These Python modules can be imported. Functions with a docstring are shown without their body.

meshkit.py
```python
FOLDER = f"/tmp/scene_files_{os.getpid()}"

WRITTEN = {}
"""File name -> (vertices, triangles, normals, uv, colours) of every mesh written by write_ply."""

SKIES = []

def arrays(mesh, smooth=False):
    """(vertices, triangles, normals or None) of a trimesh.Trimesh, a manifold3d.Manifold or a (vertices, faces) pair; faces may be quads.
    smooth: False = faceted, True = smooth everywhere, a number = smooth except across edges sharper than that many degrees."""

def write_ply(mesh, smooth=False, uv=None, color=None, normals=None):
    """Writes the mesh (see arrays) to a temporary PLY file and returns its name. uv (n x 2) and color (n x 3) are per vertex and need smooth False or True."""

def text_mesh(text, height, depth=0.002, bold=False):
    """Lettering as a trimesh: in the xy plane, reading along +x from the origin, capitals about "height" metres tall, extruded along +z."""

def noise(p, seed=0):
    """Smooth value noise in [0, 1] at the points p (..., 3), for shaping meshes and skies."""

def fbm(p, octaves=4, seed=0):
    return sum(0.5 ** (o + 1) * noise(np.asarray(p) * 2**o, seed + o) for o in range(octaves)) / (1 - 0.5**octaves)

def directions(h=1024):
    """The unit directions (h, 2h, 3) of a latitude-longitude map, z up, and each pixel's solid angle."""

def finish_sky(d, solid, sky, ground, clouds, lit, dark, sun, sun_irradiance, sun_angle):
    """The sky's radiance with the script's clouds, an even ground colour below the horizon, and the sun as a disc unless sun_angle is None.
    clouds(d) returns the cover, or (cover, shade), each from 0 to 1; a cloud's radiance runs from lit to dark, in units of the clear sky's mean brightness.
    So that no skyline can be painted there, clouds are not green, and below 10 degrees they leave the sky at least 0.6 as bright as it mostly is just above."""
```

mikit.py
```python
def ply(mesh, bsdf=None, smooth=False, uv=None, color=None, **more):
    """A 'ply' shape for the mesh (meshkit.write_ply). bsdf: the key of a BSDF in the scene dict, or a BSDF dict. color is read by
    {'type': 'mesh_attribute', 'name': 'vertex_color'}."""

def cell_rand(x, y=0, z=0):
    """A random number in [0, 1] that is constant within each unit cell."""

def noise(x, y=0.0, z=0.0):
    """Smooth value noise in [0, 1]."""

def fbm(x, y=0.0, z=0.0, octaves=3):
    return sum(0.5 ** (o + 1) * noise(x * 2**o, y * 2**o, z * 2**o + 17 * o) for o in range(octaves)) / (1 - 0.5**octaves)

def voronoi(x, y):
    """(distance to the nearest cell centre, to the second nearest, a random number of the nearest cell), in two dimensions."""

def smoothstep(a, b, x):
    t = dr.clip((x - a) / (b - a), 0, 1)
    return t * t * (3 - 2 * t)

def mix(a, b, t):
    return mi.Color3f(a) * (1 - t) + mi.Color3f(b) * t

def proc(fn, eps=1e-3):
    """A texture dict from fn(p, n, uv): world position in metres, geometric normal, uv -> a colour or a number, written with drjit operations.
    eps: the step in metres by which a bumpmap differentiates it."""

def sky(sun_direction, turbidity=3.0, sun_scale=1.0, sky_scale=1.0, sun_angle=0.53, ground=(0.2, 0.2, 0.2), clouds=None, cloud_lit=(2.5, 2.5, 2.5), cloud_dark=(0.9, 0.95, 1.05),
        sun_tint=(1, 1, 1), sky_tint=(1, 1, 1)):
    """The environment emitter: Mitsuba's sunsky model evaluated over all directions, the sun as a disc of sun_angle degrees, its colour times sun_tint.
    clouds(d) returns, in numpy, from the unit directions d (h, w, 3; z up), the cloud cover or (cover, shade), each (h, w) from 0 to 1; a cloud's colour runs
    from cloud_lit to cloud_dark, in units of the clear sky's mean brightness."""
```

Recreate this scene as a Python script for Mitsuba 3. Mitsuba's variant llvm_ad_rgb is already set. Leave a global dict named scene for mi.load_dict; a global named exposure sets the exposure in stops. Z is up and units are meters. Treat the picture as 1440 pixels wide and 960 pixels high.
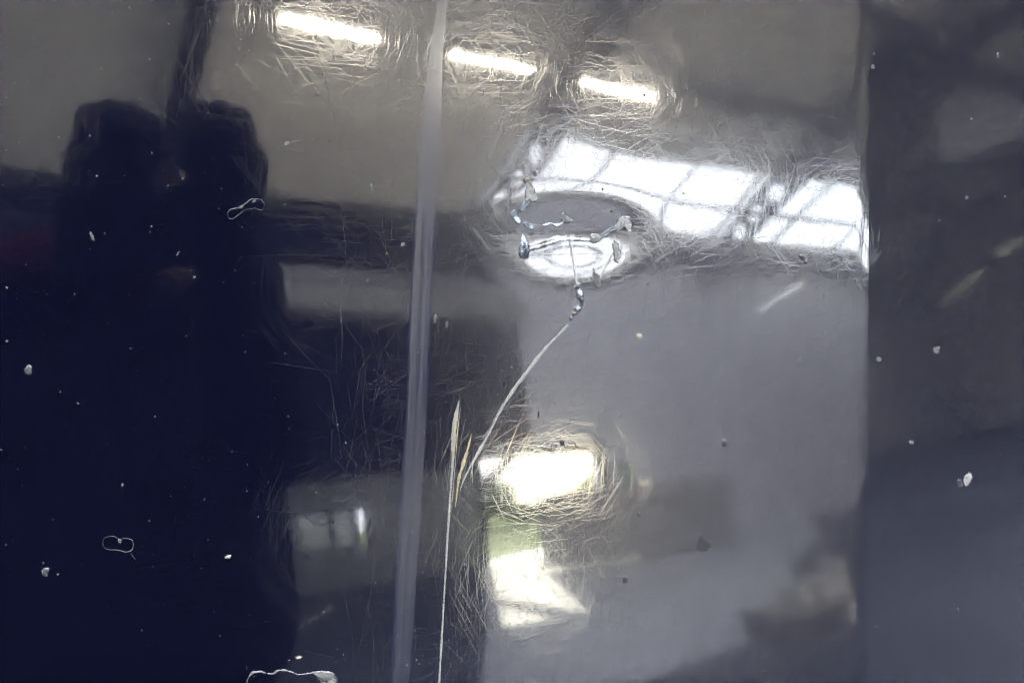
import math, random
import numpy as np, trimesh, manifold3d as m3
import drjit as dr
import mitsuba as mi, mikit, meshkit
from shapely.geometry import Polygon, Point, box as sbox

T = mi.ScalarTransform4f
rnd = random.Random(7)
rng = np.random.default_rng(11)
scene, labels = {}, {}

# ------------------------------------------------------------------ camera, sky, exposure
# World: x along the workshop hall, y across it (the panel on the +y side looks towards -y), z up.
FOCAL = 1198.0                      # in pixels of a 1440 x 960 frame
LEAN, TURN, DIST = math.radians(20.5), math.radians(14), 0.40
EYE = np.array([0.0, 0.0, 1.2])
N = np.array([math.sin(TURN) * math.cos(LEAN), -math.cos(TURN) * math.cos(LEAN), math.sin(LEAN)])   # the panel's normal
U = np.array([math.cos(TURN), math.sin(TURN), 0.0])                                                  # along the panel
V = np.cross(N, U)
if V[2] < 0: V = -V                                                                                  # up the panel
PAN, TILT = math.radians(19.77), math.radians(-8.08)
FWD = -N * math.cos(PAN) * math.cos(TILT) + U * math.sin(PAN) * math.cos(TILT) + V * math.sin(TILT)
RIGHT = np.cross(FWD, V); RIGHT /= np.linalg.norm(RIGHT)
UP = np.cross(RIGHT, FWD)
ORIGIN = EYE - N * DIST             # the point of the panel straight in front of the lens
scene['camera'] = {'type': 'perspective', 'fov': 2 * math.degrees(math.atan(720 / FOCAL)), 'fov_axis': 'x', 'near_clip': 0.005, 'far_clip': 2000.0,
                   'to_world': T().look_at(origin=EYE.tolist(), target=(EYE + FWD).tolist(), up=UP.tolist())}
SUN = np.array([0.51 * math.cos(math.radians(12)), -0.86 * math.cos(math.radians(12)), math.sin(math.radians(12))])
scene['sky'] = mikit.sky(SUN.tolist(), turbidity=3, sun_scale=2.8, sky_scale=1.0, sky_tint=(.92, 1.0, 1.15), sun_tint=(1, 1.45, 2.6), clouds=lambda d: np.clip(meshkit.fbm(d * 3.0, 4, 5) * 2.0 - 0.15, 0, 1),
                        cloud_lit=(2.3, 2.4, 2.55), cloud_dark=(1.2, 1.25, 1.32))
exposure = 8.4

# ------------------------------------------------------------------ helpers
def rgb(*c): return {'type': 'rgb', 'value': list(c)}
def two(b): return {'type': 'twosided', 'bsdf': b}
def mat(name, b): scene[name] = b; return name

def key(name):
    k, i = name, 0
    while k in scene or k in labels:
        i += 1; k = f'{name}_{i:03d}'
    return k

def thing(name, label, cat, group=None, kind=None):
    k = key(name); labels[k] = {'label': label, 'category': cat}
    if group: labels[k]['group'] = group
    if kind: labels[k]['kind'] = kind
    return k

def put(name, mesh, m, parent=None, label=None, kind=None, smooth=False, **kw):
    k = key(parent + '__' + name if parent else name)
    scene[k] = mikit.ply(mesh, m, smooth, **kw)
    d = {}
    if label: d['label'] = label
    if kind: d['kind'] = kind
    if d: labels[k] = d
    return k

def boxm(lo, hi):
    lo, hi = np.array(lo, float), np.array(hi, float)
    b = trimesh.creation.box(extents=hi - lo); b.apply_translation((lo + hi) / 2); return b
def cat(*ms): return trimesh.util.concatenate(list(ms))

def on_panel(x, y):
    """Panel coordinates (metres along U and V) of a mark measured in the 1440 x 960 frame."""
    d = RIGHT * (x - 720) / FOCAL + UP * (480 - y) / FOCAL + FWD
    t = DIST / -(d @ N)
    q = EYE + d * t - ORIGIN
    return np.array([q @ U, q @ V])
PX = 0.47 / 1440 * 1.06             # about one of those pixels on the panel, in metres

# ------------------------------------------------------------------ materials
def strokes(x, y, layers):
    """Fine scratches: straight strokes of random length and depth in many directions; a height in metres."""
    h = mi.Float(0)
    for ang, w, L, amp, keep, sd in layers:
        c, s = math.cos(ang), math.sin(ang)
        a, b = x * c + y * s, y * c - x * s
        b = b + 0.0022 * dr.sin(a * 13.0 + sd)                    # strokes are slightly bent
        row = dr.floor(b / w); tb = b / w - row
        along = a / L + mikit.cell_rand(row, 1, sd) * 7
        cell = dr.floor(along); ta = along - cell
        r = mikit.cell_rand(row, cell, sd + 3)
        on = dr.select(r > 1 - keep, 1.0, 0.0) * ((r - 1 + keep) / keep)
        h -= amp * w * on * 4 * tb * (1 - tb) * dr.minimum(1, 8 * ta * (1 - ta))
    return h
lay_rng = random.Random(3)
LAYERS = []
for k in range(11):
    LAYERS.append((math.pi * (k + lay_rng.uniform(-.35, .35)) / 11, lay_rng.uniform(.00018, .00028), lay_rng.uniform(.012, .045), lay_rng.uniform(.009, .017), .06, k * 11 + 1))
LAYERS += [(0.05, .0002, .05, .010, .09, 201), (math.pi / 2 - .03, .00022, .05, .010, .09, 223)]
def panel_relief(p, n, uv):
    x, y = uv.x, uv.y
    peel = 1.2e-6 * (mikit.noise(x * 260, y * 260) + mikit.noise(x * 410 + 9, y * 410))
    return strokes(x, y, LAYERS) + peel
LAYERS2 = [(math.pi / 2 + d, .0005, .012, .008, .06, 300 + i * 9) for i, d in enumerate((-.2, .05, .22))] + [(.1, .0008, .03, .012, .1, 350), (.8, .0007, .03, .012, .1, 360)]
def side_relief(p, n, uv):
    x, y = uv.x, uv.y
    return strokes(x, y, LAYERS2) + 3e-6 * mikit.noise(x * 300, y * 300)
NAVY = (0.0030, 0.0038, 0.0135)
def paint(relief, gloss, haze, share, colour=None):
    c = colour or rgb(*NAVY)
    return two({'type': 'bumpmap', 'arbitrary': mikit.proc(relief, eps=1.2e-5), 'scale': 1.0,
                'bsdf': {'type': 'blendbsdf', 'weight': share,
                         'a': {'type': 'roughplastic', 'distribution': 'beckmann', 'alpha': gloss, 'int_ior': 1.55, 'diffuse_reflectance': c, 'nonlinear': True},
                         'b': {'type': 'roughplastic', 'distribution': 'ggx', 'alpha': haze, 'int_ior': 1.55, 'diffuse_reflectance': c, 'nonlinear': True}}})
def smear(p, n, uv):
    worn = mikit.smoothstep(.02, .15, uv.x + .45 * uv.y)              # the right-hand half is more worn than the left
    return mi.Float((0.03 + 0.26 * worn) * (.5 + mikit.fbm(uv.x * 9, uv.y * 5, 3.0)))
mat('navy_paint', paint(panel_relief, 0.0018, 0.058, mikit.proc(smear)))
mat('navy_side_paint', paint(side_relief, 0.003, 0.14, 0.2))
def plastic(c, alpha=.3, ior=1.5): return two({'type': 'roughplastic', 'distribution': 'ggx', 'alpha': alpha, 'int_ior': ior, 'diffuse_reflectance': rgb(*c) if isinstance(c, tuple) else c})
def matte(c): return two({'type': 'diffuse', 'reflectance': rgb(*c) if isinstance(c, tuple) else c})
def scuffing(p, n, uv):
    x = uv.x
    edge = mikit.smoothstep(0.0, .2, x) * mikit.smoothstep(1.0, .82, x)
    streak = .30 + .75 * mikit.noise(x * 13, uv.y * 2.5) + .8 * (mikit.noise(x * 34, uv.y * 7 + 3) - .5)
    return mi.Float(dr.clip(.72 * edge * streak * (.75 + .25 * mikit.noise(uv.y * 11, 4)), 0, 1))
mat('scuffed_coat', two({'type': 'blendbsdf', 'weight': mikit.proc(scuffing),
    'a': {'type': 'roughplastic', 'distribution': 'beckmann', 'alpha': .03, 'int_ior': 1.55, 'diffuse_reflectance': rgb(*NAVY)},
    'b': {'type': 'roughplastic', 'distribution': 'ggx', 'alpha': .22, 'int_ior': 1.55, 'diffuse_reflectance': rgb(.012, .0135, .019)}}))
def grainy(c, k, f):
    def fn(p, n, uv):
        t = mikit.fbm(p.x * f, p.y * f, p.z * f)
        return mi.Color3f(*c) * (1 - k + 2 * k * t)
    return mikit.proc(fn)
mat('pale_primer', plastic(grainy((.165, .162, .15), .65, 1100), .35)); mat('torn_paint', plastic(grainy((.085, .083, .075), .5, 700), .4)); mat('stone_chip', plastic(grainy((.020, .0195, .0175), .8, 1500), .4))
mat('yellow_filler', plastic(grainy((.21, .175, .10), .3, 900), .35))
mat('grey_primer', plastic(grainy((.04, .041, .039), .5, 900), .3))
mat('teal_undercoat', plastic(grainy((.045, .065, .08), .4, 900), .25))
mat('bare_metal', two({'type': 'roughconductor', 'material': 'none', 'alpha': .2, 'specular_reflectance': rgb(.30, .32, .35)}))
mat('lip_paint', plastic((.02, .021, .025), .06, 1.6))
mat('clear_blister', plastic((.018, .018, .017), .3, 1.5))
mat('dark_pit', plastic((.003, .003, .008), .6))
mat('dust', matte((.06, .059, .055)))
mat('hairline', plastic((.007, .008, .012), .2))

# ------------------------------------------------------------------ the panel
panel = thing('vehicle_panel', 'scratched glossy navy blue vehicle panel mirroring a workshop hall, chipped near its middle', 'vehicle panel')
E0, E1 = on_panel(1224, 0), on_panel(1220, 960)
def edge_u(v): return E0[0] + (E1[0] - E0[0]) * (v - E0[1]) / (E1[1] - E0[1])
DENT = on_panel(808, 329)
def height(u, v):
    """The main sheet's departure from its plane, in metres along N."""
    u, v = np.asarray(u, float), np.asarray(v, float)
    du, dv = u - DENT[0], v - DENT[1]
    c, s = math.cos(.03), math.sin(.03)
    a, b = du * c + dv * s, -du * s + dv * c
    h = -0.00122 * np.exp(-(np.abs(a) / .0315) ** 2.2 - (b / np.where(b < 0, .0188, .0130)) ** 2)
    l3 = on_panel(905, 150)
    h += -0.00012 * np.exp(-((u - l3[0]) / .03) ** 2 - ((v - l3[1]) / .03) ** 2)
    h += 0.00055 * (meshkit.fbm(np.stack([u * 6 + 3, v * 5, 0 * u], -1), 2, 4) - .5)
    h += 0.00002 * meshkit.noise(np.stack([u * 40, v * 28, 0 * u], -1), 9)
    e = np.clip((u - (edge_u(v) - .011)) / .011, 0, 1)            # the rolled right-hand edge
    h -= .0004 * e ** 2.2
    return h
def at(u, v, lift=0.0):
    u, v = np.asarray(u, float), np.asarray(v, float)
    return ORIGIN + u[..., None] * U + v[..., None] * V + (height(u, v) + lift)[..., None] * N
def grid_faces(nu, nv):
    i, j = np.meshgrid(np.arange(nu - 1), np.arange(nv - 1), indexing='ij')
    q = np.stack([i * nv + j, (i + 1) * nv + j, (i + 1) * nv + j + 1, i * nv + j + 1], -1).reshape(-1, 4)
    return np.vstack([q[:, [0, 1, 2]], q[:, [0, 2, 3]]])

nv = 300
vv = np.linspace(-.42, .24, nv)
su = np.concatenate([np.linspace(-.30, -.0125, 300), -.011 * np.cos(np.linspace(0, math.pi / 2, 24)) ** 1.0])
su = np.unique(np.round(su, 6))
base = np.concatenate([np.linspace(-.32, 0, 60)])[:-1]
fr = np.linspace(0, 1, 330)
gu = np.stack([np.concatenate([-.32 + fr * (edge_u(v) - .012 + .32), edge_u(v) - .011 + .011 * np.sin(np.linspace(.08, 1, 26) * math.pi / 2)]) for v in vv], 1)
gv = np.broadcast_to(vv, gu.shape)
P = at(gu, gv)
sheet = trimesh.Trimesh(P.reshape(-1, 3), grid_faces(*gu.shape), process=False)
put('main_sheet', sheet, 'navy_paint', panel, 'glossy navy blue sheet with fine swirl scratches and a shallow dent', smooth=True, uv=np.stack([gu.ravel(), gv.ravel()], 1))
hem = []
ring = np.concatenate([P[:, 0], P[-1, 1:], P[::-1, -1][1:], P[0, ::-1][1:]])
m = len(ring); hv = np.vstack([ring, ring - N * .035])
hf = np.array([[i, (i + 1) % m, (i + 1) % m + m, i + m] for i in range(m)])
put('hem', (hv, hf), 'lip_paint', panel)

SY, SP = math.radians(5.5), math.radians(0.0)        # the neighbouring sheet is set back and turned a little
NS = N + U * math.tan(SY) + V * math.tan(SP); NS /= np.linalg.norm(NS)
us, vs = np.linspace(-.003, .42, 120), np.linspace(-.42, .24, 180)
sgu = us[:, None] + np.array([edge_u(v) for v in vs])[None]; sgv = np.broadcast_to(vs, sgu.shape)
def side_height(u, v):
    c = on_panel(1300, 400)
    return -.0009 - (u - edge_u(v)) * math.tan(SY) - (v - c[1]) * math.tan(SP) * .0 + .0006 * (meshkit.fbm(np.stack([u * 7, v * 7, 0 * u + 5], -1), 2, 8) - .5)
def side_at(u, v, lift=0.0):
    u, v = np.asarray(u, float), np.asarray(v, float)
    return ORIGIN + u[..., None] * U + v[..., None] * V + (side_height(u, v) + lift)[..., None] * N
SPt = side_at(sgu, sgv)
put('side_sheet', trimesh.Trimesh(SPt.reshape(-1, 3), grid_faces(*sgu.shape), process=False), 'navy_side_paint', panel, 'duller navy sheet set back beyond the rolled edge', smooth=True, uv=np.stack([sgu.ravel(), sgv.ravel()], 1))

# the bodywork behind the sheets
def body_box(u0, u1, b0, b1, z0, z1):
    b_ = boxm((u0, b0, z0), (u1, b1, z1)); v_ = b_.vertices; nh = np.array([N[0], N[1], 0]) / math.hypot(N[0], N[1])
    return trimesh.Trimesh(np.array([ORIGIN[0], ORIGIN[1], 0]) + v_[:, :1] * U - v_[:, 1:2] * nh + v_[:, 2:] * [0, 0, 1.], b_.faces, process=True)
put('bodywork', body_box(-2.4, 3.0, .26, 2.0, .3, 2.5), 'lip_paint', panel)

# ---- the scuffed band
def spline(pts, n):
    pts = np.array(pts, float); t = np.concatenate([[0], np.cumsum(np.linalg.norm(np.diff(pts[:, :2], axis=0), axis=1))])
    from scipy.interpolate import PchipInterpolator
    return PchipInterpolator(t, pts)(np.linspace(0, t[-1], n))
def strip(pts, lift=.00015, cols=3, seed=0, n=60, rough=.12, wide=1.0, ridge=None):
    """A raised stroke on the panel through frame points (x, y, width in frame pixels): a thin roof-like section with an uneven crest."""
    g = np.random.default_rng(seed)
    s = spline(pts, n)
    c = np.array([on_panel(x, y) for x, y in s[:, :2]])
    w = s[:, 2] * PX * wide
    d = np.gradient(c, axis=0); d /= np.linalg.norm(d, axis=1, keepdims=True)
    nrm = np.stack([d[:, 1], -d[:, 0]], 1)
    k = np.linspace(-1, 1, cols)
    jit = np.clip(1 + rough * (g.standard_normal((n, 2)) * .8 + np.interp(np.arange(n), np.arange(0, n + 6, 6), g.standard_normal(len(np.arange(0, n + 6, 6))))[:, None]), .15, 2)
    off = np.where(k[:, None] < 0, jit[None, :, 0], jit[None, :, 1]) * k[:, None] * .5
    uvp = c[None] + nrm[None] * (off * w[None])[..., None]
    hh = (1 - k[:, None] ** 2) * lift
    if ridge is not None: hh = hh + ridge[:, None] * (1 - k[:, None] ** 4)
    hh = hh + 2e-5
    p = at(uvp[..., 0], uvp[..., 1], hh)
    return trimesh.Trimesh(p.reshape(-1, 3), grid_faces(cols, n), process=False)
colsn = 41
rg = np.abs(np.random.default_rng(2).standard_normal(colsn)) * .25e-5; rg[[0, -1]] = 0
band = strip([(625, -60, 13), (622, 0, 14), (612, 90, 22), (606, 180, 30), (597, 320, 33), (591, 440, 36), (586, 560, 36), (579, 680, 36), (570, 830, 35), (563, 960, 34), (558, 1060, 34)], .00002, colsn, 1, 320, .012, .88, ridge=rg)
kk, ll = np.meshgrid(np.linspace(0, 1, colsn), np.linspace(0, 1, 320), indexing='ij')
put('scuff_band', band, 'scuffed_coat', panel, 'dull grey vertical scuff band running the full height', smooth=True, uv=np.stack([kk.ravel(), ll.ravel()], 1))

# ---- long scratches
def scratch(pts, m, lift=.00018, seed=0, n=150, label=None, cols=5, rough=.16):
    return put('scratch', strip(pts, lift, cols, seed, n, rough), m, panel, label, smooth=40)
scratch([(799, 456, 3), (782, 474, 3.5), (765, 492, 4.5), (744, 519, 5), (722, 548, 5), (703, 578, 4.5), (690, 603, 5), (676, 630, 5), (662, 655, 4), (652, 675, 2.5), (647, 690, .8)], 'pale_primer', seed=1, label='long pale curved scratch sweeping down from the damaged patch')
scratch([(646, 562, .8), (642, 580, 6), (638, 610, 7), (637, 640, 5), (635, 670, 3.5), (633, 700, 3), (629, 760, 3), (625, 830, 3), (621, 900, 3), (617, 970, 3), (614, 1030, 3)], 'pale_primer', seed=2, n=260, label='straight pale scratch running down to the lower edge')
scratch([(644, 574, 2), (640, 600, 4), (638, 630, 3), (636, 650, 1)], 'yellow_filler', .00024, seed=22, label='yellowish filler showing at the top of the straight scratch')
scratch([(663, 610, .6), (658, 630, 4), (652, 650, 5), (645, 675, 3.5), (642, 698, 2.5), (640, 713, .8)], 'yellow_filler', seed=3, label='short yellowish scratch between the two long ones')
scratch([(745, 519, .6), (723, 546, 1.6), (704, 575, 1.2), (690, 600, 1.8), (677, 625, .8)], 'grey_primer', .00024, seed=47)
scratch([(648, 572, .4), (644, 600, 1.5), (641, 640, 1.2), (637, 690, 1), (633, 730, .4)], 'yellow_filler', .0002, seed=48)
scratch([(655, 588, .5), (651, 605, 1.6), (646, 632, 1.2), (643, 650, .5)], 'grey_primer', seed=4)
scratch([(660, 640, .5), (654, 660, 2.2), (649, 680, .5)], 'grey_primer', seed=41)
scratch([(801, 333, 1.5), (803, 345, 3), (806, 365, 3), (809, 385, 3), (813, 404, 2.5)], 'pale_primer', seed=5, label='thin pale scratch joining the gouge to the beads of metal')
scratch([(800, 330, 1.5), (803, 345, 2.4), (805, 358, 1.0)], 'teal_undercoat', .00026, seed=6)
scratch([(864, 352, 2), (857, 366, 3), (850, 379, 3), (843, 393, 2)], 'pale_primer', seed=7)
scratch([(868, 332, .8), (868, 342, 1.4), (867, 352, 1)], 'grey_primer', seed=8)
# the gouge
scratch([(742, 350, 5), (756, 346, 9), (772, 341, 9), (786, 337, 7), (794, 336, 3)], 'bare_metal', .0004, 9, label='bare metal gouge', rough=.4, cols=9)
scratch([(744, 352, 2), (760, 348, 3), (778, 342, 3), (790, 338, 1)], 'dark_pit', .0008, 10, rough=.4)
scratch([(746, 346, 1), (762, 342, 2.4), (780, 336.5, 2), (788, 335, 1)], 'dark_pit', .0008, 101, rough=.5)
scratch([(745, 347, 2), (758, 342, 2), (768, 338, 2)], 'pale_primer', .0008, 11, rough=.3)
scratch([(790, 338, 4), (800, 335, 7), (812, 335, 7), (826, 337, 6), (834, 336, 2)], 'bare_metal', .0002, 12, rough=.35)
scratch([(796, 337.5, 1), (810, 338, 2), (826, 339, 1.6), (834, 338, 1)], 'dark_pit', .0005, 121, rough=.5)
scratch([(796, 333, 2), (810, 332, 2), (824, 333, 1.5), (832, 335, 1)], 'grey_primer', .0006, 13, rough=.3)
scratch([(845, 333, 4), (854, 328, 8), (862, 323, 8), (868, 319, 5)], 'teal_undercoat', .0005, 14, rough=.25)
scratch([(846, 335, 1.6), (856, 328, 2), (866, 322, 1.6)], 'bare_metal', .001, 15, rough=.3)
scratch([(846, 330, 1.6), (856, 323, 2), (864, 318, 1.6)], 'pale_primer', .001, 16, rough=.3)
# polishing marks: hundreds of hair-thin curved strokes too small to pick apart
def swirl_strokes(n_, seed):
    g = np.random.default_rng(seed)
    c0 = np.stack([g.uniform(on_panel(470, 480)[0], on_panel(1215, 480)[0], n_), g.uniform(-.30, .13, n_)], 1)
    a = np.where(g.random(n_) < .45, g.normal(.2, .35, n_), np.where(g.random(n_) < .55, g.normal(1.55, .15, n_), g.uniform(0, 3.14, n_)))
    L = g.uniform(.012, .06, n_); t = np.linspace(-.5, .5, 9)
    th = a[:, None] + (g.normal(0, 3, n_) * L)[:, None] * t
    c = c0[:, None] + np.stack([np.cumsum(np.cos(th), 1), np.cumsum(np.sin(th), 1)], -1) * (L / 9)[:, None, None]
    nn = np.stack([-np.sin(th), np.cos(th)], -1)
    w = (g.uniform(.00001, .00004, n_)[:, None] * (1 - np.abs(np.linspace(-1, 1, 9)) ** 3))[..., None]
    uvp = np.stack([c - nn * w, c, c + nn * w], 1)
    uvp = uvp[~(uvp[..., 0] > edge_u(uvp[..., 1]) - .004).any((1, 2))]
    p = at(uvp[..., 0], uvp[..., 1], np.array([[1e-5], [1.5e-5], [1e-5]]))
    F = grid_faces(3, 9)
    return trimesh.Trimesh(p.reshape(-1, 3), (F[None] + 27 * np.arange(len(p))[:, None, None]).reshape(-1, 3), process=False)
mat('polish_mark', plastic((.014, .015, .019), .22, 1.55))
put('polishing_marks', swirl_strokes(6000, 77), 'polish_mark', panel, 'hair-thin polishing marks all over the paint', 'stuff', smooth=True)
# long hairlines
for i, pts in enumerate([[(430, 393, .5), (480, 386, 1.5), (560, 376, 1.3), (660, 366, 1.2), (740, 360, 1.4), (850, 357, 1.4), (930, 361, 1), (1020, 363, .5)],
                         [(600, 437, .6), (660, 420, 1), (740, 396, .7)], [(560, 700, .6), (640, 650, 1), (720, 610, .6)], [(820, 455, .5), (835, 500, 1), (845, 535, .5)], [(1075, 515, .5), (1180, 535, 1), (1222, 545, .6)],
                         [(640, 500, .5), (700, 560, .9), (745, 615, .5)], [(230, 20, .5), (300, 8, 1), (360, -4, .6)], [(470, 560, .5), (467, 600, .9), (466, 640, .5)], [(700, 640, .5), (740, 668, 1), (760, 690, .5)]]):
    put('hairline_scratch', strip([(a, b, c * .4) for a, b, c in pts], .00001, 3, 60 + i, 60, .1), 'hairline', panel)

# ---- chips: an inner face of bare primer or metal, and an uneven torn lip of paint round it
def chip(name, outline, inner, lift=.0002, lip='lip_paint', lipw=1.8, liph=.0005, seed=0, label=None, side=False, dome=0.0):
    g = np.random.default_rng(seed)
    f = side_at if side else at
    o = np.array(outline, float)
    cl = np.vstack([o, o[:1]]); t = np.concatenate([[0], np.cumsum(np.linalg.norm(np.diff(cl, axis=0), axis=1))])
    n = max(14, min(64, int(t[-1] / 1.6)))
    tt = np.linspace(0, t[-1], n, endpoint=False)
    ring_ = np.stack([np.interp(tt, t, cl[:, k]) for k in (0, 1)], 1)
    ring_ = (ring_ + np.roll(ring_, 1, 0) + np.roll(ring_, -1, 0)) / 3 + g.standard_normal((n, 2)) * .55
    uv_ = np.array([on_panel(*q) for q in ring_]); cen = uv_.mean(0)
    rings, hs = [], []
    for k, r in enumerate((1.0, .72, .42, .15)):
        rings.append(cen + (uv_ - cen) * r)
        hs.append(np.full(n, lift * .6 + dome * (1 - r ** 2)) + (g.random(n) * lift * (1.8 if k else .2)))
    vtx = np.vstack([f(a[:, 0], a[:, 1], b) for a, b in zip(rings, hs)] + [f(cen[:1], cen[1:], np.array([lift + dome]))])
    fc = []
    for k in range(3):
        for i in range(n):
            j = (i + 1) % n
            fc += [[k * n + i, k * n + j, (k + 1) * n + j], [k * n + i, (k + 1) * n + j, (k + 1) * n + i]]
    fc += [[3 * n + i, 3 * n + (i + 1) % n, 4 * n] for i in range(n)]
    k = put(name, trimesh.Trimesh(vtx, np.array(fc), process=False), inner, panel, label, smooth=30)
    if lip:
        d = uv_ - cen; L = np.linalg.norm(d, axis=1, keepdims=True); d = d / np.maximum(L, 1e-9)
        wj = lipw * PX * (.5 + g.random((n, 1)))
        a, b, c = uv_ - d * wj * .4, uv_ + d * wj * .3, uv_ + d * wj
        hp = liph * (.4 + 1.0 * g.random(n))
        vtx = np.vstack([f(a[:, 0], a[:, 1], np.full(n, 3e-5)), f(b[:, 0], b[:, 1], hp), f(c[:, 0], c[:, 1], np.full(n, 1e-5))])
        fc = [[q * n + i, q * n + (i + 1) % n, (q + 1) * n + (i + 1) % n] for q in (0, 1) for i in range(n)] + [[q * n + i, (q + 1) * n + (i + 1) % n, (q + 1) * n + i] for q in (0, 1) for i in range(n)]
        put('lip', trimesh.Trimesh(vtx, np.array(fc), process=False), lip, k)
    return k
def blob(x, y, rx, ry, rot=0, n=14, seed=0, uneven=.2):
    g = np.random.default_rng(seed + 100); r = 1 + uneven * g.standard_normal(n)
    r = (r + np.roll(r, 1)) / 2
    a = np.arange(n) * 2 * math.pi / n
    px, py = np.cos(a) * rx * r, np.sin(a) * ry * r
    c, s = math.cos(rot), math.sin(rot)
    return np.stack([x + px * c - py * s, y + px * s + py * c], 1)

chip('paint_chip', [(738, 250), (743, 249), (744, 257), (748, 263), (752, 268), (751, 275), (755, 273), (754, 281), (749, 284), (745, 280), (741, 284), (738, 281), (740, 271), (741, 263), (737, 256)], 'pale_primer', seed=1, label='pale hooked chip at the upper left of the damaged patch')
chip('paint_chip', [(737, 285), (744, 280), (746, 284), (739, 293), (733, 298), (731, 295)], 'teal_undercoat', seed=2, label='bluish smear below the hooked chip')
chip('paint_chip', blob(740, 252, 4, 4.5, seed=3), 'yellow_filler', .0003, seed=3, dome=.0005)
chip('paint_chip', blob(724, 301, 4, 4, seed=4), 'teal_undercoat', seed=4, label='teal speck at the left of the dent')
chip('paint_chip', blob(728, 309, 6, 3, .6, seed=5), 'bare_metal', seed=5)
chip('paint_chip', blob(741, 316, 4, 2.6, .9, seed=6), 'teal_undercoat', seed=6)
chip('paint_chip', blob(748, 319, 5, 2.5, .3, seed=7), 'bare_metal', seed=7)
scratch([(760, 312, 1), (766, 317, 3), (774, 314, 2), (784, 317, 4), (790, 314, 2), (795, 309, 1)], 'bare_metal', .0007, 31, label='squiggle of curled metal in the dent', rough=.3)
chip('paint_chip', blob(796, 307, 5, 4, .4, seed=8, uneven=.3), 'pale_primer', .0004, seed=8, lipw=2.4, liph=.0008)
chip('paint_chip', blob(803, 309, 3, 2.4, .4, seed=9), 'bare_metal', seed=9)
chip('paint_chip', [(735, 331), (738, 331), (740, 337), (743, 343), (744, 352), (743, 360), (738, 364), (733, 362), (730, 355), (732, 346), (733, 338)], 'bare_metal', .0006, seed=10, dome=.0014, lipw=2.2, liph=.0006, label='bright lump of bare metal at the left end of the gouge')
chip('paint_chip', [(833, 330), (840, 331), (849, 333), (846, 338), (839, 340), (834, 342), (831, 336)], 'pale_primer', .0005, seed=11, label='pale flake in the middle of the gouge')
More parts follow.
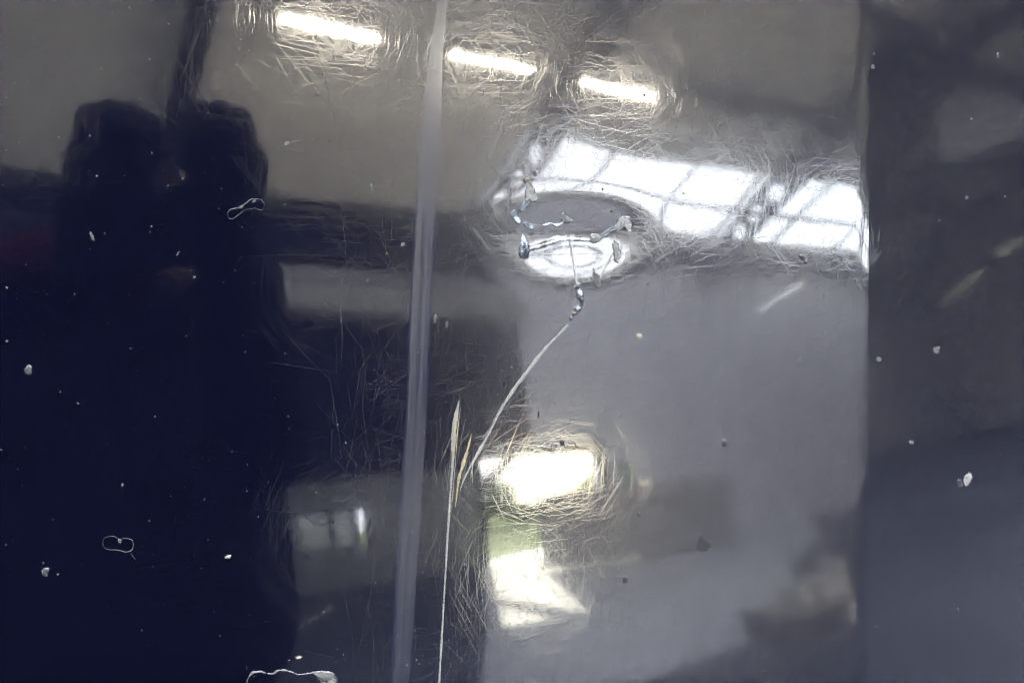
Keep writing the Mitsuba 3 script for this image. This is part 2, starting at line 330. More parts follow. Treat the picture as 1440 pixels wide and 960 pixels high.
chip('paint_chip', [(866, 318), (870, 309), (878, 306), (885, 308), (889, 315), (888, 322), (883, 325), (879, 319), (873, 318), (870, 326), (866, 324)], 'pale_primer', .0003, seed=12, lipw=2.2, liph=.0006, label='pale claw-shaped chip at the right end of the gouge')
chip('paint_chip', blob(877, 313, 2.4, 2, seed=13), 'dark_pit', seed=13)
chip('paint_chip', [(864, 341), (868, 341), (870, 350), (873, 358), (871, 366), (867, 368), (864, 364), (865, 354), (862, 347)], 'pale_primer', .0003, seed=14, lipw=2.2, liph=.0006, label='pale bean-shaped chip below the claw-shaped one')
chip('paint_chip', [(835, 378), (837, 384), (842, 388), (846, 396), (845, 403), (839, 406), (835, 401), (834, 390)], 'grey_primer', .0002, seed=15, lipw=1.4, label='grey-green leaf-shaped chip below the gouge')
for i, (x, y, a, b, r, m_) in enumerate([(812, 403, 2.5, 3, 0, 'grey_primer'), (816, 414, 4, 6.5, -.1, 'bare_metal'), (818, 424, 2.6, 4, .2, 'grey_primer'), (813, 433, 4.5, 3.6, -.6, 'bare_metal'), (808, 440, 3, 2.2, -.4, 'yellow_filler'), (803, 446, 4, 3.4, .3, 'bare_metal')]):
    chip('metal_bead', blob(x, y, a, b, r, seed=20 + i), m_, .0004, seed=20 + i, dome=.0009, lipw=2.2, liph=.0005, label='dark bead of metal at the head of the long scratch' if i == 1 else None)
# single chips, flecks and pits
for i, (x, y, a, b, r, m_, lb) in enumerate([
        (39, 520, 6, 6.5, 0, 'stone_chip', 'crumbly pale chip near the left edge'), (64, 804, 5, 6, .3, 'stone_chip', 'pale chip low at the left'), (61, 791, 2, 2.4, 0, 'grey_primer', None), (321, 782, 5, 3, -.4, 'yellow_filler', 'tan fleck low at the left'),
        (420, 924, 4, 2.6, -.2, 'yellow_filler', None), (523, 266, 2, 8, 0, 'grey_primer', 'upright grey fleck left of the scuff band'), (566, 344, 4, 3, 0, 'grey_primer', None), (250, 357, 2.2, 3.4, .1, 'grey_primer', None), (129, 333, 3, 5, -.5, 'grey_primer', None),
        (463, 200, 2.4, 2.4, 0, 'stone_chip', None), (1128, 362, 4, 4, 0, 'dark_pit', None), (1133, 369, 4, 3, .6, 'stone_chip', None), (1125, 507, 4, 4.4, .3, 'stone_chip', None), (1018, 623, 4.6, 5, 0, 'dark_pit', 'small round dark pit right of centre'),
        (988, 766, 10, 12, 0, 'dark_pit', 'large soft dark spot at lower right'), (879, 815, 4.5, 5, .5, 'dark_pit', None), (899, 723, 3, 3, 0, 'stone_chip', None), (911, 399, 3, 3, 0, 'stone_chip', None), (1034, 745, 1.8, 1.8, 0, 'stone_chip', None),
        (899, 472, 5, 4, 0, 'yellow_filler', None), (1159, 468, 2.4, 5, 0, 'grey_primer', None), (906, 134, 2.4, 2.4, 0, 'dark_pit', None), (938, 137, 2.6, 2.6, 0, 'dark_pit', None), (847, 265, 1.8, 2.2, 0, 'dark_pit', None), (961, 272, 2, 2, 0, 'dark_pit', None),
        (860, 298, 2, 2, 0, 'dark_pit', None), (757, 583, 1.8, 5, .1, 'dark_pit', None), (1108, 34, 0, 0, 0, '', None), (1092, 36, 2, 2.6, 0, 'grey_primer', None), (1193, 3, 2.6, 2, 0, 'stone_chip', None), (593, 24, 3, 2, 0, 'grey_primer', None), (628, 456, 2, 6, .1, 'grey_primer', None), (612, 448, 2.4, 7, .2, 'grey_primer', None),
        (846, 542, 2, 2, 0, 'grey_primer', None), (726, 502, 2.6, 2.6, 0, 'grey_primer', None), (719, 516, 2.6, 2.6, 0, 'grey_primer', None)]):
    if a:
        soft = i == 14
        chip('paint_chip', blob(x, y, a * (.72 if a < 4 else .9), b * (.72 if b < 4 else .9), r, seed=40 + i, uneven=.3), m_, .0002 if not soft else .00005, 'lip_paint' if max(a, b) > 3 and not soft else None, 1.2, .00025, 40 + i, lb, dome=.0002 if not soft else 0)
for i, (x, y, a, b, r, m_, lb) in enumerate([(1377, 680, 5, 10.5, .55, 'pale_primer', 'white bean-shaped chip on the duller right-hand sheet'), (1366, 684, 4.5, 5.5, 0, 'dark_pit', 'dark pit beside the white bean-shaped chip'), (1329, 494, 5, 4.5, 0, 'grey_primer', None), (1239, 506, 4, 3, 0, 'grey_primer', None),
                                             (1230, 94, 3, 3.4, 0, 'stone_chip', None), (1231, 75, 2.2, 3, 0, 'stone_chip', None), (1362, 864, 3, 3, 0, 'stone_chip', None), (1235, 882, 3, 3, 0, 'stone_chip', None), (1290, 624, 4, 3.4, 0, 'grey_primer', None), (1426, 73, 1.6, 4, 0, 'stone_chip', None), (1384, 165, 2, 2, 0, 'grey_primer', None),
                                             (1377, 277, 3, 3, 0, 'grey_primer', None), (1333, 310, 1.6, 3, .5, 'grey_primer', None), (1438, 275, 2.4, 2.4, 0, 'grey_primer', None)]):
    chip('paint_chip', blob(x, y, a * (.72 if a < 4 else 1), b * (.72 if b < 4 else 1), r, seed=90 + i, uneven=.22), m_, .0002, 'lip_paint' if max(a, b) > 3 else None, 1.2, .00025, 90 + i, lb, side=True)
# the chip at the lower edge: a dark hollow under a torn pale rim
for i, pts in enumerate([[(347, 960, 2), (351, 950, 3), (357, 945, 4), (366, 944, 3.5), (373, 946, 2)], [(376, 946, 2), (384, 947, 3.5), (392, 942, 4.5), (400, 942, 3.5), (409, 944, 2.5), (417, 947, 1.5)], [(417, 948, 1.5), (428, 947, 2), (440, 945, 3)]]):
    put('torn_rim', strip([(a, b, c * .7) for a, b, c in pts], .0004, 5, 80 + i, 60, .45), 'torn_paint', panel, 'pale torn paint rim at the lower edge', smooth=40)
chip('paint_chip', [(440, 945), (455, 944), (467, 946), (473, 955), (472, 975), (460, 975), (452, 958), (446, 952)], 'torn_paint', .0004, seed=71, label='cream corner of the flaked patch at the lower edge')
# blister rings: thin raised rims of lifted clear coat
RINGS = [
    ([(165.7, 757.3), (160, 754.3), (153.3, 753.7), (146.7, 756), (144.3, 761.7), (146.7, 768.3), (153.3, 772.3), (161.7, 772.3), (168.3, 773.3), (175, 775.7), (181.7, 775), (186, 771.7), (187.3, 766), (185.3, 759.3), (180, 756.7), (174, 756.7), (170, 760), (167.7, 763.3)], 'heart-shaped blister ring at lower left'),
    ([(321.7, 306), (320.7, 300), (325, 295), (333.3, 293.3), (339.3, 290.7), (346.7, 285), (353.3, 280.7), (361.7, 279.3), (368.3, 281.7), (371.7, 287.3), (371, 294), (366.7, 296), (360, 293.3), (351.7, 294), (345, 295), (338.3, 300), (331.7, 305), (325, 308.3), (321.7, 306)], 'slanted long blister ring left of the scuff band'),
    ([(425, 196.7), (420.7, 198.3), (413.3, 199.3), (407.3, 201.7), (403.3, 199.3), (398.3, 199), (396.7, 201.7), (400, 206.7), (405, 210), (413.3, 213.3), (421.7, 214), (428.3, 210.7), (429.3, 206.7)], 'open blister ring below the first lamp reflection'),
    ([(792.7, 623.3), (788.3, 620), (781.7, 619.3), (776.7, 623.3), (775.3, 630), (778.3, 636), (784, 638.3), (790, 636), (793.3, 631.7), (798.3, 635), (804, 635), (808.3, 630.7), (809.3, 625), (806.7, 620.7), (801.7, 619), (796, 620), (792.7, 623.3)], 'heart-shaped blister ring above the bright doorway reflection'),
    ([(446, 126), (442.5, 127), (441.5, 131), (444, 135.5), (449, 136), (452, 132.5), (451, 128)], None), ([(894, 468), (894, 474), (898, 479), (904, 478), (907, 472)], None), ([(184, 777), (187, 782), (190, 786)], None), ([(1120, 360), (1122, 367), (1128, 373), (1135, 374)], None)]
for i, (q, lb) in enumerate(RINGS):
    q = np.array(q); gq = np.random.default_rng(500 + i); ph_ = gq.uniform(0, 6)
    wd = .5 + .8 * (.5 + .5 * np.sin(np.linspace(0, 7, len(q)) + ph_)) ** 2 + .25 * gq.random(len(q)); wd[[0, -1]] = .4
    put('blister_ring', strip(np.column_stack([q + gq.normal(0, .25, q.shape), wd]), .00022, 5, 120 + i, 110, .25), 'clear_blister', panel, lb, smooth=40)
for i, (x, y, a, b) in enumerate([(339, 291, 4, 2.4), (357, 283, 4.5, 2.4), (403, 202, 4, 3.4), (168, 760, 2.6, 3.4), (448, 133, 3, 2.4)]):
    chip('paint_chip', blob(x, y, a, b, -.3, seed=150 + i), 'grey_primer', .0002, None, seed=150 + i)
chip('paint_chip', blob(791, 622, 4, 4, 0, seed=160), 'dark_pit', .0002, None, seed=160)
# dust
def specks(n, xr, yr, f, seed, smax=1.7, dens=None):
    g = np.random.default_rng(seed); vs_, fs_ = [], []
    ico = trimesh.creation.icosphere(1, 1.0); k = 0
    for _ in range(n):
        x, y = g.uniform(*xr), g.uniform(*yr)
        r = PX * (.22 + g.random() ** 8 * smax)
        q = on_panel(x, y)
        s = ico.vertices * (1 + .25 * g.standard_normal((len(ico.vertices), 1))) * [r * g.uniform(.8, 1.6), r * g.uniform(.8, 1.6), r * .5]
        a = g.uniform(0, 6.28); c, sn = math.cos(a), math.sin(a)
        s = s @ np.array([[c, sn, 0], [-sn, c, 0], [0, 0, 1]])
        p = f(np.array(q[0]), np.array(q[1])) + s[:, :1] * U + s[:, 1:2] * V + s[:, 2:] * N
        vs_.append(p); fs_.append(ico.faces + k); k += len(p)
    return trimesh.Trimesh(np.vstack(vs_), np.vstack(fs_), process=False)
put('dust', cat(specks(900, (0, 620), (0, 960), at, 1, 1.0), specks(210, (620, 1210), (0, 960), at, 2, .8), specks(50, (1235, 1440), (0, 960), side_at, 3, .9)), 'dust', panel, 'fine pale dust over the paint', 'stuff')

# ------------------------------------------------------------------ the workshop hall that the panel mirrors
SL = math.tan(math.radians(25))
def roof_z(y): return 7.25 + SL * (-10.7 * -1 + y) if y < -4 else 7.25 + SL * 6.7 - SL * (y + 4)
def noisy(c, k, f, f2=None):
    def fn(p, n, uv):
        t = mikit.fbm(p.x * f, p.y * f, p.z * (f2 or f), octaves=4)
        return mi.Color3f(*c) * (1 - k + 2 * k * t)
    return mikit.proc(fn)
mat('roof_sheet', matte(noisy((.66, .63, .57), .2, .8)))
mat('wall_paint', matte(noisy((.57, .585, .67), .15, 1.1, .4)))
mat('gable_paint', matte(noisy((.5, .5, .52), .2, .6)))
mat('dark_cladding', matte((.012, .012, .02)))
mat('block_wall', matte(noisy((.11, .115, .125), .3, 2)))
mat('steel_paint', plastic((.02, .024, .035), .5))
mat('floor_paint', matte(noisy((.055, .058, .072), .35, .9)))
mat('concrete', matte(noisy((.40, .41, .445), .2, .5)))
mat('grass_green', matte(noisy((.085, .10, .06), .4, .4)))
mat('galvanised', plastic((.38, .38, .39), .3))
mat('lamp_white', plastic((.75, .75, .72), .3))
mat('window_glass', {'type': 'mask', 'opacity': .12, 'bsdf': two({'type': 'roughplastic', 'alpha': .02, 'diffuse_reflectance': rgb(.3, .32, .32)})})
mat('dusty_glass', {'type': 'mask', 'opacity': .86, 'bsdf': two({'type': 'diffuse', 'reflectance': rgb(.35, .38, .4)})})
mat('white_crate', plastic((.75, .72, .66), .4))
mat('bench_wood', plastic(noisy((.3, .25, .2), .3, 6), .4))
mat('cabinet_paint', plastic((.48, .49, .52), .4)); mat('green_plastic', plastic((.03, .3, .12), .3)); mat('red_plastic', plastic((.45, .06, .05), .3))

g = put('ground', boxm((-400, -600, -.3), (600, 300, -.012)), 'grass_green'); labels[g] = {'label': 'grassy ground outside the hall', 'category': 'ground', 'kind': 'structure'}
yard = trimesh.creation.extrude_polygon(Polygon([(5, -13.2), (13.5, -13.2), (13.5, -18), (11, -15.7), (7.6, -13.5), (5, -13.4)]), .01); yard.apply_translation((0, 0, -.010))
g = put('yard', yard, 'concrete'); labels[g] = {'label': 'pale sunlit concrete yard outside the doorway', 'category': 'yard', 'kind': 'structure'}
g = put('floor', boxm((-7, -13.2, -.2), (42, 5, .004)), 'floor_paint'); labels[g] = {'label': 'dark painted workshop floor', 'category': 'floor', 'kind': 'structure'}

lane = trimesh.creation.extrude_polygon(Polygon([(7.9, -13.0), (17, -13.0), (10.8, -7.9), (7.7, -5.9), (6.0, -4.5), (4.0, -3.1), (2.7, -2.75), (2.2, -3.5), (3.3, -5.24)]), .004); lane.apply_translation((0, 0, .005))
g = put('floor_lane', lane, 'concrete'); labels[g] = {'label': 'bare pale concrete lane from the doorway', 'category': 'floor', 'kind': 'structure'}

hall = thing('workshop_hall', 'workshop hall with roof glazing and steel rafters mirrored in the panel', 'workshop')
def xz_wall(poly, y0, th):
    m_ = trimesh.creation.extrude_polygon(poly, th); v_ = m_.vertices
    return trimesh.Trimesh(np.stack([v_[:, 0], y0 + v_[:, 2], v_[:, 1]], 1), m_.faces[:, ::-1], process=False)
DX0, DX1, DZ = 8.0, 10.75, 1.92
wall = Polygon([(-7, 0), (42, 0), (42, 6.18), (-7, 6.18)]).difference(sbox(DX0, -.1, DX1, DZ)).difference(sbox(4.35, .62, 5.7, 1.3)).difference(sbox(11.8, .9, 12.15, 1.2)).difference(Polygon([(16.6, 5.0), (18.8, 5.86), (18.8, 5.95), (16.6, 5.06)]))
put('long_wall', xz_wall(wall, -13.2, .2), 'wall_paint', hall)
clad = Polygon([(-6.9, 1.75), (9.25, 1.75), (9.25, 6.15), (-6.9, 6.15)]).difference(sbox(DX0 - .02, 0, DX1, DZ + .05))
put('dark_cladding', xz_wall(clad, -12.995, .04), 'dark_cladding', hall, 'dark cladding on the wall left of the doorway')
put('block_wall', xz_wall(Polygon([(-6.9, 0), (7.9, 0), (7.9, 1.74), (-6.9, 1.74)]).difference(sbox(4.35, .62, 5.7, 1.3)), -12.995, .04), 'block_wall', hall)
put('fascia', boxm((-6.9, -12.4, 5.5), (8.05, -12.3, 6.62)), 'dark_cladding', hall)
put('near_wall', boxm((-7, 5, 0), (42, 5.2, 6.2)), 'wall_paint', hall)
for x0 in (-7.2, 42):
    gp = Polygon([(-13.2, 0), (5.2, 0), (5.2, 6.0), (-4, 10.3), (-13.2, 6.0)]); m_ = trimesh.creation.extrude_polygon(gp, .2); v_ = m_.vertices
    put('gable_wall', trimesh.Trimesh(np.stack([x0 + v_[:, 2], v_[:, 0], v_[:, 1]], 1), m_.faces, process=False), 'gable_paint', hall)
def slope_slab(x0, x1, y0, y1, th=.08, up=.0):
    q = [(x0, y0), (x1, y0), (x1, y1), (x0, y1)]
    lo = [(x, y, roof_z(y) + up) for x, y in q]; hi = [(x, y, z + th) for x, y, z in lo]
    return trimesh.Trimesh(lo + hi, [[0, 2, 1], [0, 3, 2], [4, 5, 6], [4, 6, 7], [0, 1, 5], [0, 5, 4], [1, 2, 6], [1, 6, 5], [2, 3, 7], [2, 7, 6], [3, 0, 4], [3, 4, 7]], process=False)
YT, YB, XS, XE = -10.45, -12.25, 8.15, 29.5
put('roof', cat(slope_slab(-7.3, 42.3, YT, -4.0), slope_slab(-7.3, 42.3, -13.5, YB), slope_slab(-7.3, XS, YB, YT), slope_slab(XE, 42.3, YB, YT), slope_slab(-7.3, 42.3, -3.9999, -3), slope_slab(-7.3, 42.3, 3.4, 5.4), slope_slab(-7.3, -6, -3, 3.4), slope_slab(9, 42.3, -3, 3.4)), 'roof_sheet', hall)
x = XS
while x < XE - .1:
    put('glazing_bar', cat(slope_slab(x - .04, x + .04, YB, YT, .12, -.04)), 'galvanised', hall); x += 2.13
put('glazing_bar', slope_slab(XS, XE, -11.48, -11.40, .08, -.03), 'galvanised', hall)
for a_, b_, c_, d_ in ((XS, XE, YB, YT), (-6, 9, -3, 3.4)):
    put('glazing', slope_slab(a_ + .002, b_ - .002, c_ + .002, d_ - .002, .006, .03), 'window_glass', hall)
def beam(p0, p1, w, h):
    p0, p1 = np.array(p0, float), np.array(p1, float); d = p1 - p0; L = np.linalg.norm(d); d /= L
    s = np.cross(d, [0, 0, 1.]); s = s / np.linalg.norm(s) if np.linalg.norm(s) > 1e-6 else np.array([1., 0, 0]); t = np.cross(s, d)
    b = trimesh.creation.box(extents=(L, w, h)); M = np.eye(4); M[:3, 0], M[:3, 1], M[:3, 2], M[:3, 3] = d, s, t, (p0 + p1) / 2; b.apply_transform(M); return b
def castellated(x):
    """A roof rafter with a row of round holes in its web, down the far slope."""
    L = 9.2 / math.cos(math.radians(25)); D_ = .62
    poly = sbox(0, 0, L, D_)
    for k in range(int(L / .62)): poly = poly.difference(Point(.35 + k * .62, D_ / 2).buffer(.185, 10))
    web = trimesh.creation.extrude_polygon(poly, .02); web.apply_translation((0, 0, -.01))
    ms = [web, boxm((0, -.012, -.1), (L, .0, .1)), boxm((0, D_, -.1), (L, D_ + .012, .1))]
    m_ = cat(*ms); c, s = math.cos(math.radians(25)), math.sin(math.radians(25)); v_ = m_.vertices
    a, b, w = v_[:, 0], v_[:, 1] - D_ - .2, v_[:, 2]
    y = -4 - a * c - b * s * -1 * -1; z = roof_z(-4.0) - a * s + b * c
    return trimesh.Trimesh(np.stack([x + w, y, z], 1), m_.faces, process=False)
for x in (-3.95, 2.35, 8.2, 14.6, 21.0, 27.4, 33.8):
    put('rafter', castellated(x), 'steel_paint', hall)
for y, xa_, hp in ((-8.9, 10.5, .3), (-12.7, -7, .16)):
    z = roof_z(y) - .02
    put('purlin', boxm((xa_, y - .07, z - hp), (42, y + .07, z)), 'steel_paint', hall)
def truss(x):
    c = [(x, -12.9, 6.05), (x, 4.9, 6.05), (x, -4, 10.0)]
    ms = [beam(c[0], c[1], .2, .25), beam(c[0], c[2], .2, .25), beam(c[1], c[2], .2, .25), beam((x, -4, 6.05), c[2], .16, .16)]
    for y0, y1 in ((-10.6, -8.45), (-6.2, -8.45), (-6.2, -4), (2.6, .45), (-1.8, .45), (-1.8, -4)): ms.append(beam((x, y0, 6.05), (x, y1, 6.05 + 3.95 * (1 - abs(y1 + 4) / 8.9)), .14, .14))
    return cat(*ms)
ms = [beam(a_, b_, w_, w_) for a_, b_, w_ in [((20, -6.8, 6.5), (20, -4.5, 8.6), .5), ((20, -4.5, 8.6), (20, -5.2, 9.9), .4), ((20, -4.5, 8.6), (20, -2.2, 6.3), .4), ((20, -4.5, 8.6), (20, -2.6, 9.1), .34), ((20, -6.05, 8.7), (20, -5.5, 9.6), .2), ((20, -6.35, 8.7), (20, -5.8, 9.6), .12), ((20, -8.6, 6.1), (20, 3.0, 6.1), .3)]]
put('bracing', cat(*ms), 'steel_paint', hall)
put('bulkhead_panel', boxm((20.3, -5.2, 6.4), (20.4, -3.0, 8.0)), 'galvanised', hall)
for x in (27.6, 34.0): put('truss', truss(x), 'steel_paint', hall)
# lattice girder along the hall near the ridge
for yg in (-5.0,):
    zt, zb = roof_z(yg) - .35, roof_z(yg) - 1.55
    ms = [beam((-7, yg, zt), (42, yg, zt), .14, .14), beam((-7, yg, zb), (42, yg, zb), .14, .14)]
    x = -7
    while x < 41:
        ms += [beam((x, yg, zb), (x + .8, yg, zt), .08, .08), beam((x + .8, yg, zt), (x + 1.6, yg, zb), .08, .08)]; x += 1.6
    put('lattice_girder', cat(*ms), 'steel_paint', hall)
fr_ = cat(boxm((DX0 - .12, -12.95, 0), (DX0, -12.88, DZ + .12)), boxm((DX1, -12.95, 0), (DX1 + .12, -12.88, DZ + .12)), boxm((DX0, -12.95, DZ), (DX1, -12.88, DZ + .12)), beam((DX0 - .02, -12.915, DZ - .55), (DX0 + .75, -12.915, DZ + .03), .05, .16))
put('doorway_frame', fr_, 'steel_paint', hall)
wf = cat(*[boxm(a, b) for a, b in [((4.35, -13.15, .62), (5.7, -13.0, .68)), ((4.35, -13.15, 1.24), (5.7, -13.0, 1.3)), ((4.35, -13.15, .68), (4.41, -13.0, 1.24)), ((5.64, -13.15, .68), (5.7, -13.0, 1.24)), ((4.98, -13.14, .68), (5.06, -13.0, 1.24)), ((5.42, -13.14, .68), (5.5, -13.0, 1.24))]])
wk = put('window', wf, 'steel_paint', hall); put('pane', boxm((4.41, -13.09, .68), (5.42, -13.085, 1.24)), 'dusty_glass', wk)
put('duct', cat(boxm((3.2, -12.9, 4.55), (9.2, -12.4, 5.0)), boxm((3.4, -12.9, 5.1), (9.2, -12.6, 5.35))), 'galvanised', hall)

for i, (xa, xb) in enumerate([(3.15, 4.47), (5.52, 6.85), (7.93, 9.3)]):
    lp = thing('strip_lamp', ['lit strip lamp hung below the roof, leftmost of three', 'lit strip lamp hung below the roof, middle of three', 'lit strip lamp hung below the roof, rightmost of three'][i], 'lamp', 'lit strip lamps under the roof')
    y = -8.4
    put('housing', cat(boxm((xa - .02, y - .09, 7.235), (xb + .02, y + .09, 7.30))), 'lamp_white', lp)
    for q in (xa + .2, xb - .2): put('hanger', boxm((q - .01, y - .01, 7.3), (q + .01, y + .01, 8.3)), 'steel_paint', lp)
    tb = trimesh.creation.cylinder(.026, xb - xa, sections=20); tb.apply_transform(trimesh.transformations.rotation_matrix(math.pi / 2, [0, 1, 0])); tb.apply_translation(((xa + xb) / 2, y, 7.2))
    k = put('tube', tb, 'lamp_white', lp); scene[k]['emitter'] = {'type': 'area', 'radiance': rgb(1.1, 1.0, .8)}

# the things on the floor
t = thing('step_platform', 'low timber step platform with small pale boxes on it', 'platform')
BX, BY = 3.85, -3.0
for k in range(3): put('plank', boxm((BX, BY - .15 + k * .105, .125), (BX + .85, BY - .05 + k * .105, .16)), 'bench_wood', t)
for dx in (.02, .62): put('block', boxm((BX + dx, BY - .14, .005), (BX + dx + .2, BY + .155, .125)), 'white_crate' if dx > .3 else 'steel_paint', t)
for dx, dy, w_, h_, lb in ((.34, -.02, .14, .09, 'low pale box at the left of the step platform'), (.5, .0, .2, .13, 'wide pale box between two others on the step platform'), (.73, -.03, .08, .21, 'tall narrow pale box on the step platform')):
    c = thing('storage_box', lb, 'box'); put('body', boxm((BX + dx, BY + dy - .07, .162), (BX + dx + w_, BY + dy + .07, .16 + h_)), 'white_crate', c); put('lid', boxm((BX + dx - .004, BY + dy - .074, .16 + h_), (BX + dx + w_ + .004, BY + dy + .074, .17 + h_)), 'lamp_white', c)
t = thing('tool_cabinet', 'grey tool cabinet at the right side of the doorway', 'cabinet')
put('body', boxm((7.05, -9.9, .06), (10.6, -9.3, 1.10)), 'cabinet_paint', t)
for k in range(4): put('drawer', boxm((7.1, -9.3, .10 + k * .25), (10.55, -9.275, .33 + k * .25)), 'galvanised', t)

for x_, m_, lb in ((8.55, 'green_plastic', 'green can on the tool cabinet'),):
    c = thing('canister', lb, 'can'); cy = trimesh.creation.cylinder(.11, .3, sections=20); cy.apply_translation((x_, -9.6, 1.28)); put('body', cy, m_, c)
    cp = trimesh.creation.cylinder(.04, .06, sections=14); cp.apply_translation((x_, -9.6, 1.46)); put('cap', cp, 'lamp_white', c)

# trees beyond the yard
mat('bark', matte((.09, .07, .05)))
mat('leaf_green', two({'type': 'diffuse', 'reflectance': rgb(.075, .115, .035)}))
scene['leaf_green'] = {'type': 'principledthin', 'base_color': rgb(.085, .11, .055), 'roughness': .6, 'diff_trans': .9, 'spec_trans': 0.0}
def tree(x, y, h, r, label, seed):
    gq = np.random.default_rng(seed); k = thing('tree', label, 'tree')
    tr = trimesh.creation.cylinder(.14, h * .6, sections=10); tr.apply_translation((x, y, h * .3)); tv = tr.vertices.copy(); s_ = 1 - .5 * tv[:, 2] / (h * .6); tv[:, 0] = x + (tv[:, 0] - x) * s_; tv[:, 1] = y + (tv[:, 1] - y) * s_; tr.vertices = tv
    put('trunk', tr, 'bark', k)
    n_ = 5000; d = gq.standard_normal((n_, 3)); d /= np.linalg.norm(d, axis=1, keepdims=True)
    lump = .65 + .5 * meshkit.noise(d * 2.3 + seed, seed)
    p = d * (lump * gq.random(n_) ** .4)[:, None] * [r, r, h * .42] + [x, y, h * .58]
    a = gq.standard_normal((n_, 3)) * .13; b = gq.standard_normal((n_, 3)) * .13
    put('crown', trimesh.Trimesh(np.stack([p, p + a, p + b], 1).reshape(-1, 3), np.arange(3 * n_).reshape(-1, 3), process=False), 'leaf_green', k, kind='stuff')
for i, (x, y, h, r, lb) in enumerate([(28.0, -46, 3.0, 2.2, 'low green tree beyond the yard, leftmost in the doorway'), (31.2, -47, 1.2, 1.6, 'low bush beyond the yard between two trees'), (37.2, -48, 2.0, 2.0, 'green tree at the right of the doorway view'), (40.5, -50, 3.0, 2.4, 'tree half hidden by the right door jamb'), (25, -44, 3.0, 2.2, 'tree hidden left of the doorway view')]):
    tree(x, y, h, r, lb, 300 + i)

# ------------------------------------------------------------------ the person holding the camera
mat('skin', plastic((.3, .19, .14), .45)); mat('glove_cloth', matte((.018, .017, .022))); mat('jacket_cloth', matte(noisy((.02, .019, .028), .3, 30))); mat('maroon_cloth', matte((.05, .012, .016))); mat('trouser_cloth', matte((.02, .02, .025))); mat('hair_dark', matte((.02, .015, .012))); mat('phone_black', plastic((.015, .015, .017), .15))
def ball(c, r):
    return m3.Manifold.sphere(r, 20).translate([float(q) for q in c])
def chain(pts):
    out = [m3.Manifold.batch_hull([ball(a[0], a[1]), ball(b[0], b[1])]) for a, b in zip(pts[:-1], pts[1:])]
    return m3.Manifold.batch_boolean(out, m3.OpType.Add)
def smoothm(parts, step):
    q = m3.Manifold.batch_boolean(parts, m3.OpType.Add).refine_to_length(step).to_mesh()
    t_ = trimesh.Trimesh(q.vert_properties[:, :3], q.tri_verts, process=True)
    return trimesh.smoothing.filter_taubin(t_, iterations=12)
NH = np.array([N[0], N[1], 0]) / math.hypot(N[0], N[1])     # away from the panel, level
def W(r_, b, z): return np.array([r_ * U[0], r_ * U[1], 0]) + NH * b + np.array([0, 0, z])   # right of the lens (as seen towards the panel), back from it, height
man = thing('person', 'person in dark jacket and dark gloves with one maroon sleeve, both hands raised', 'person')
hl, hr = W(-.074, .006, 1.250), W(.020, .006, 1.254)
shl, shr = W(-.33, .42, 1.30), W(.03, .44, 1.27)
ell, elr = W(-.33, .18, 1.13), W(.045, .24, 1.02)
def HAND(c, side):
    parts = [[(c + W(0, .035, -.055), .026), (c + W(0, .03, -.02), .033), (c + W(side * .006, .026, .012), .033)]]
    for k in range(4):
        a = c + W(side * (.019 - .015 * k), .03, .02); ln = (.028, .034, .032, .024)[k]
        parts.append([(a, .0112), (a + W(0, -.004, ln), .0104), (a + W(side * -.004, -.032, ln * .95), .0094), (a + W(side * -.004, -.038, ln * .95 - .016), .0085)])
    parts.append([(c + W(side * -.012, .03, -.03), .013), (c + W(side * -.034, .02, -.036), .0115), (c + W(side * -.05, .012, -.03), .0095)])
    return parts
def hand(c, side): return [chain(q) for q in HAND(c, side)]
def hand_glove(c, side):
    return [chain([(a_, r_ + .0035) for a_, r_ in q]) for q in HAND(c, side)]
head = [chain([(W(-.07, .40, 1.325), .082), (W(-.07, .375, 1.27), .062)]), chain([(W(-.07, .42, 1.33), .078), (W(-.12, .44, 1.26), .056)]),
        ball(W(-.07, .318, 1.295), .014), ball(W(-.105, .33, 1.315), .013), ball(W(-.035, .33, 1.315), .013), ball(W(-.152, .41, 1.30), .02), ball(W(.012, .41, 1.30), .02)]
body = smoothm(head + [chain([(W(-.12, .44, 1.27), .055), (W(-.14, .47, 1.22), .1)])] + hand(hl, -1) + hand(hr, 1) + [chain([(hl + W(0, .04, -.05), .026), (ell, .038)]), chain([(hr + W(0, .04, -.05), .026), (elr, .038)]),
                chain([(ell, .038), (shl, .05)]), chain([(elr, .038), (shr, .05)])], .006)
put('body', body, 'skin', man, smooth=True)
put('glove', smoothm(hand_glove(hl, -1), .006), 'glove_cloth', man, smooth=True)
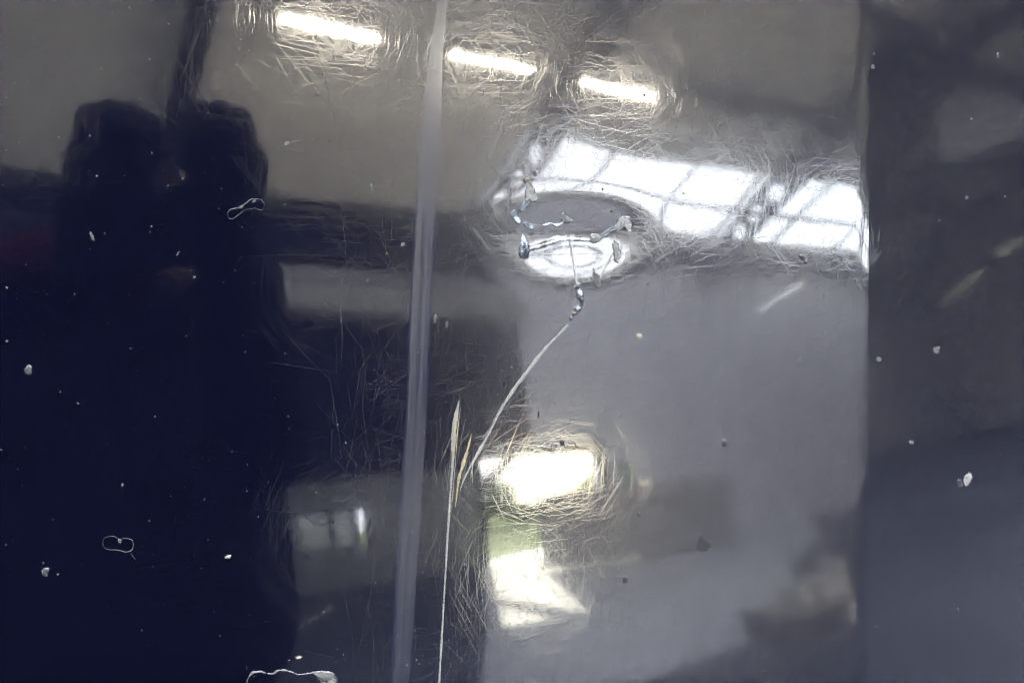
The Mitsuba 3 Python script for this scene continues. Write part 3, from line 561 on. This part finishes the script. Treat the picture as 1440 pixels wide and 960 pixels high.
put('glove', smoothm(hand_glove(hr, 1), .006), 'glove_cloth', man, smooth=True)
put('hair', smoothm([ball(W(-.07, .42, 1.345), .088)], .02), 'hair_dark', man, smooth=True)
jk = [m3.Manifold.batch_hull([ball(shl, .075), ball(shr, .075), ball(W(-.25, .52, 1.0), .12), ball(W(-.03, .52, 1.0), .12)]), m3.Manifold.batch_hull([ball(W(-.25, .52, 1.0), .12), ball(W(-.03, .52, 1.0), .12), ball(W(-.24, .55, .82), .13), ball(W(-.03, .55, .82), .13)]),
      chain([(shl, .07), (ell, .056), (hl + W(-.12, .07, -.09), .042)]), chain([(shr, .07), (elr, .056), (hr + W(.01, .07, -.09), .042)])]
put('jacket', smoothm(jk, .02), 'jacket_cloth', man, smooth=True)
put('sleeve_stripe', smoothm([chain([(shl + W(-.005, -.03, -.01), .067), (ell + W(-.004, .01, .02), .060), (hl + W(-.012, .05, -.075), .047)])], .02), 'maroon_cloth', man, 'maroon sleeve', smooth=True)
put('trousers', smoothm([m3.Manifold.batch_hull([ball(W(-.24, .55, .84), .12), ball(W(-.04, .55, .84), .12), ball(W(-.14, .55, .76), .1)]), chain([(W(-.23, .55, .78), .105), (W(-.25, .5, .45), .07), (W(-.26, .58, .07), .055)]), chain([(W(-.05, .55, .78), .105), (W(-.02, .5, .45), .07), (W(-.01, .58, .07), .055)])], .03), 'trouser_cloth', man, smooth=True)
for s_ in (-.26, -.01): put('shoe', smoothm([m3.Manifold.batch_hull([ball(W(s_, .61, .045), .04), ball(W(s_, .42, .035), .03), ball(W(s_, .5, .04), .042)])], .02), 'trouser_cloth', man, smooth=True)
ph = thing('phone', 'black phone held in both hands in front of the panel', 'phone')
# the camera stands just in front of this phone's back
def phone_box(a, b):
    m_ = boxm(a, b); v_ = m_.vertices
    return trimesh.Trimesh(EYE + v_[:, :1] * RIGHT + v_[:, 1:2] * UP - v_[:, 2:] * FWD, m_.faces, process=True)
put('body', phone_box((-.118, -.045, .012), (.036, .03, .020)), 'phone_black', ph)
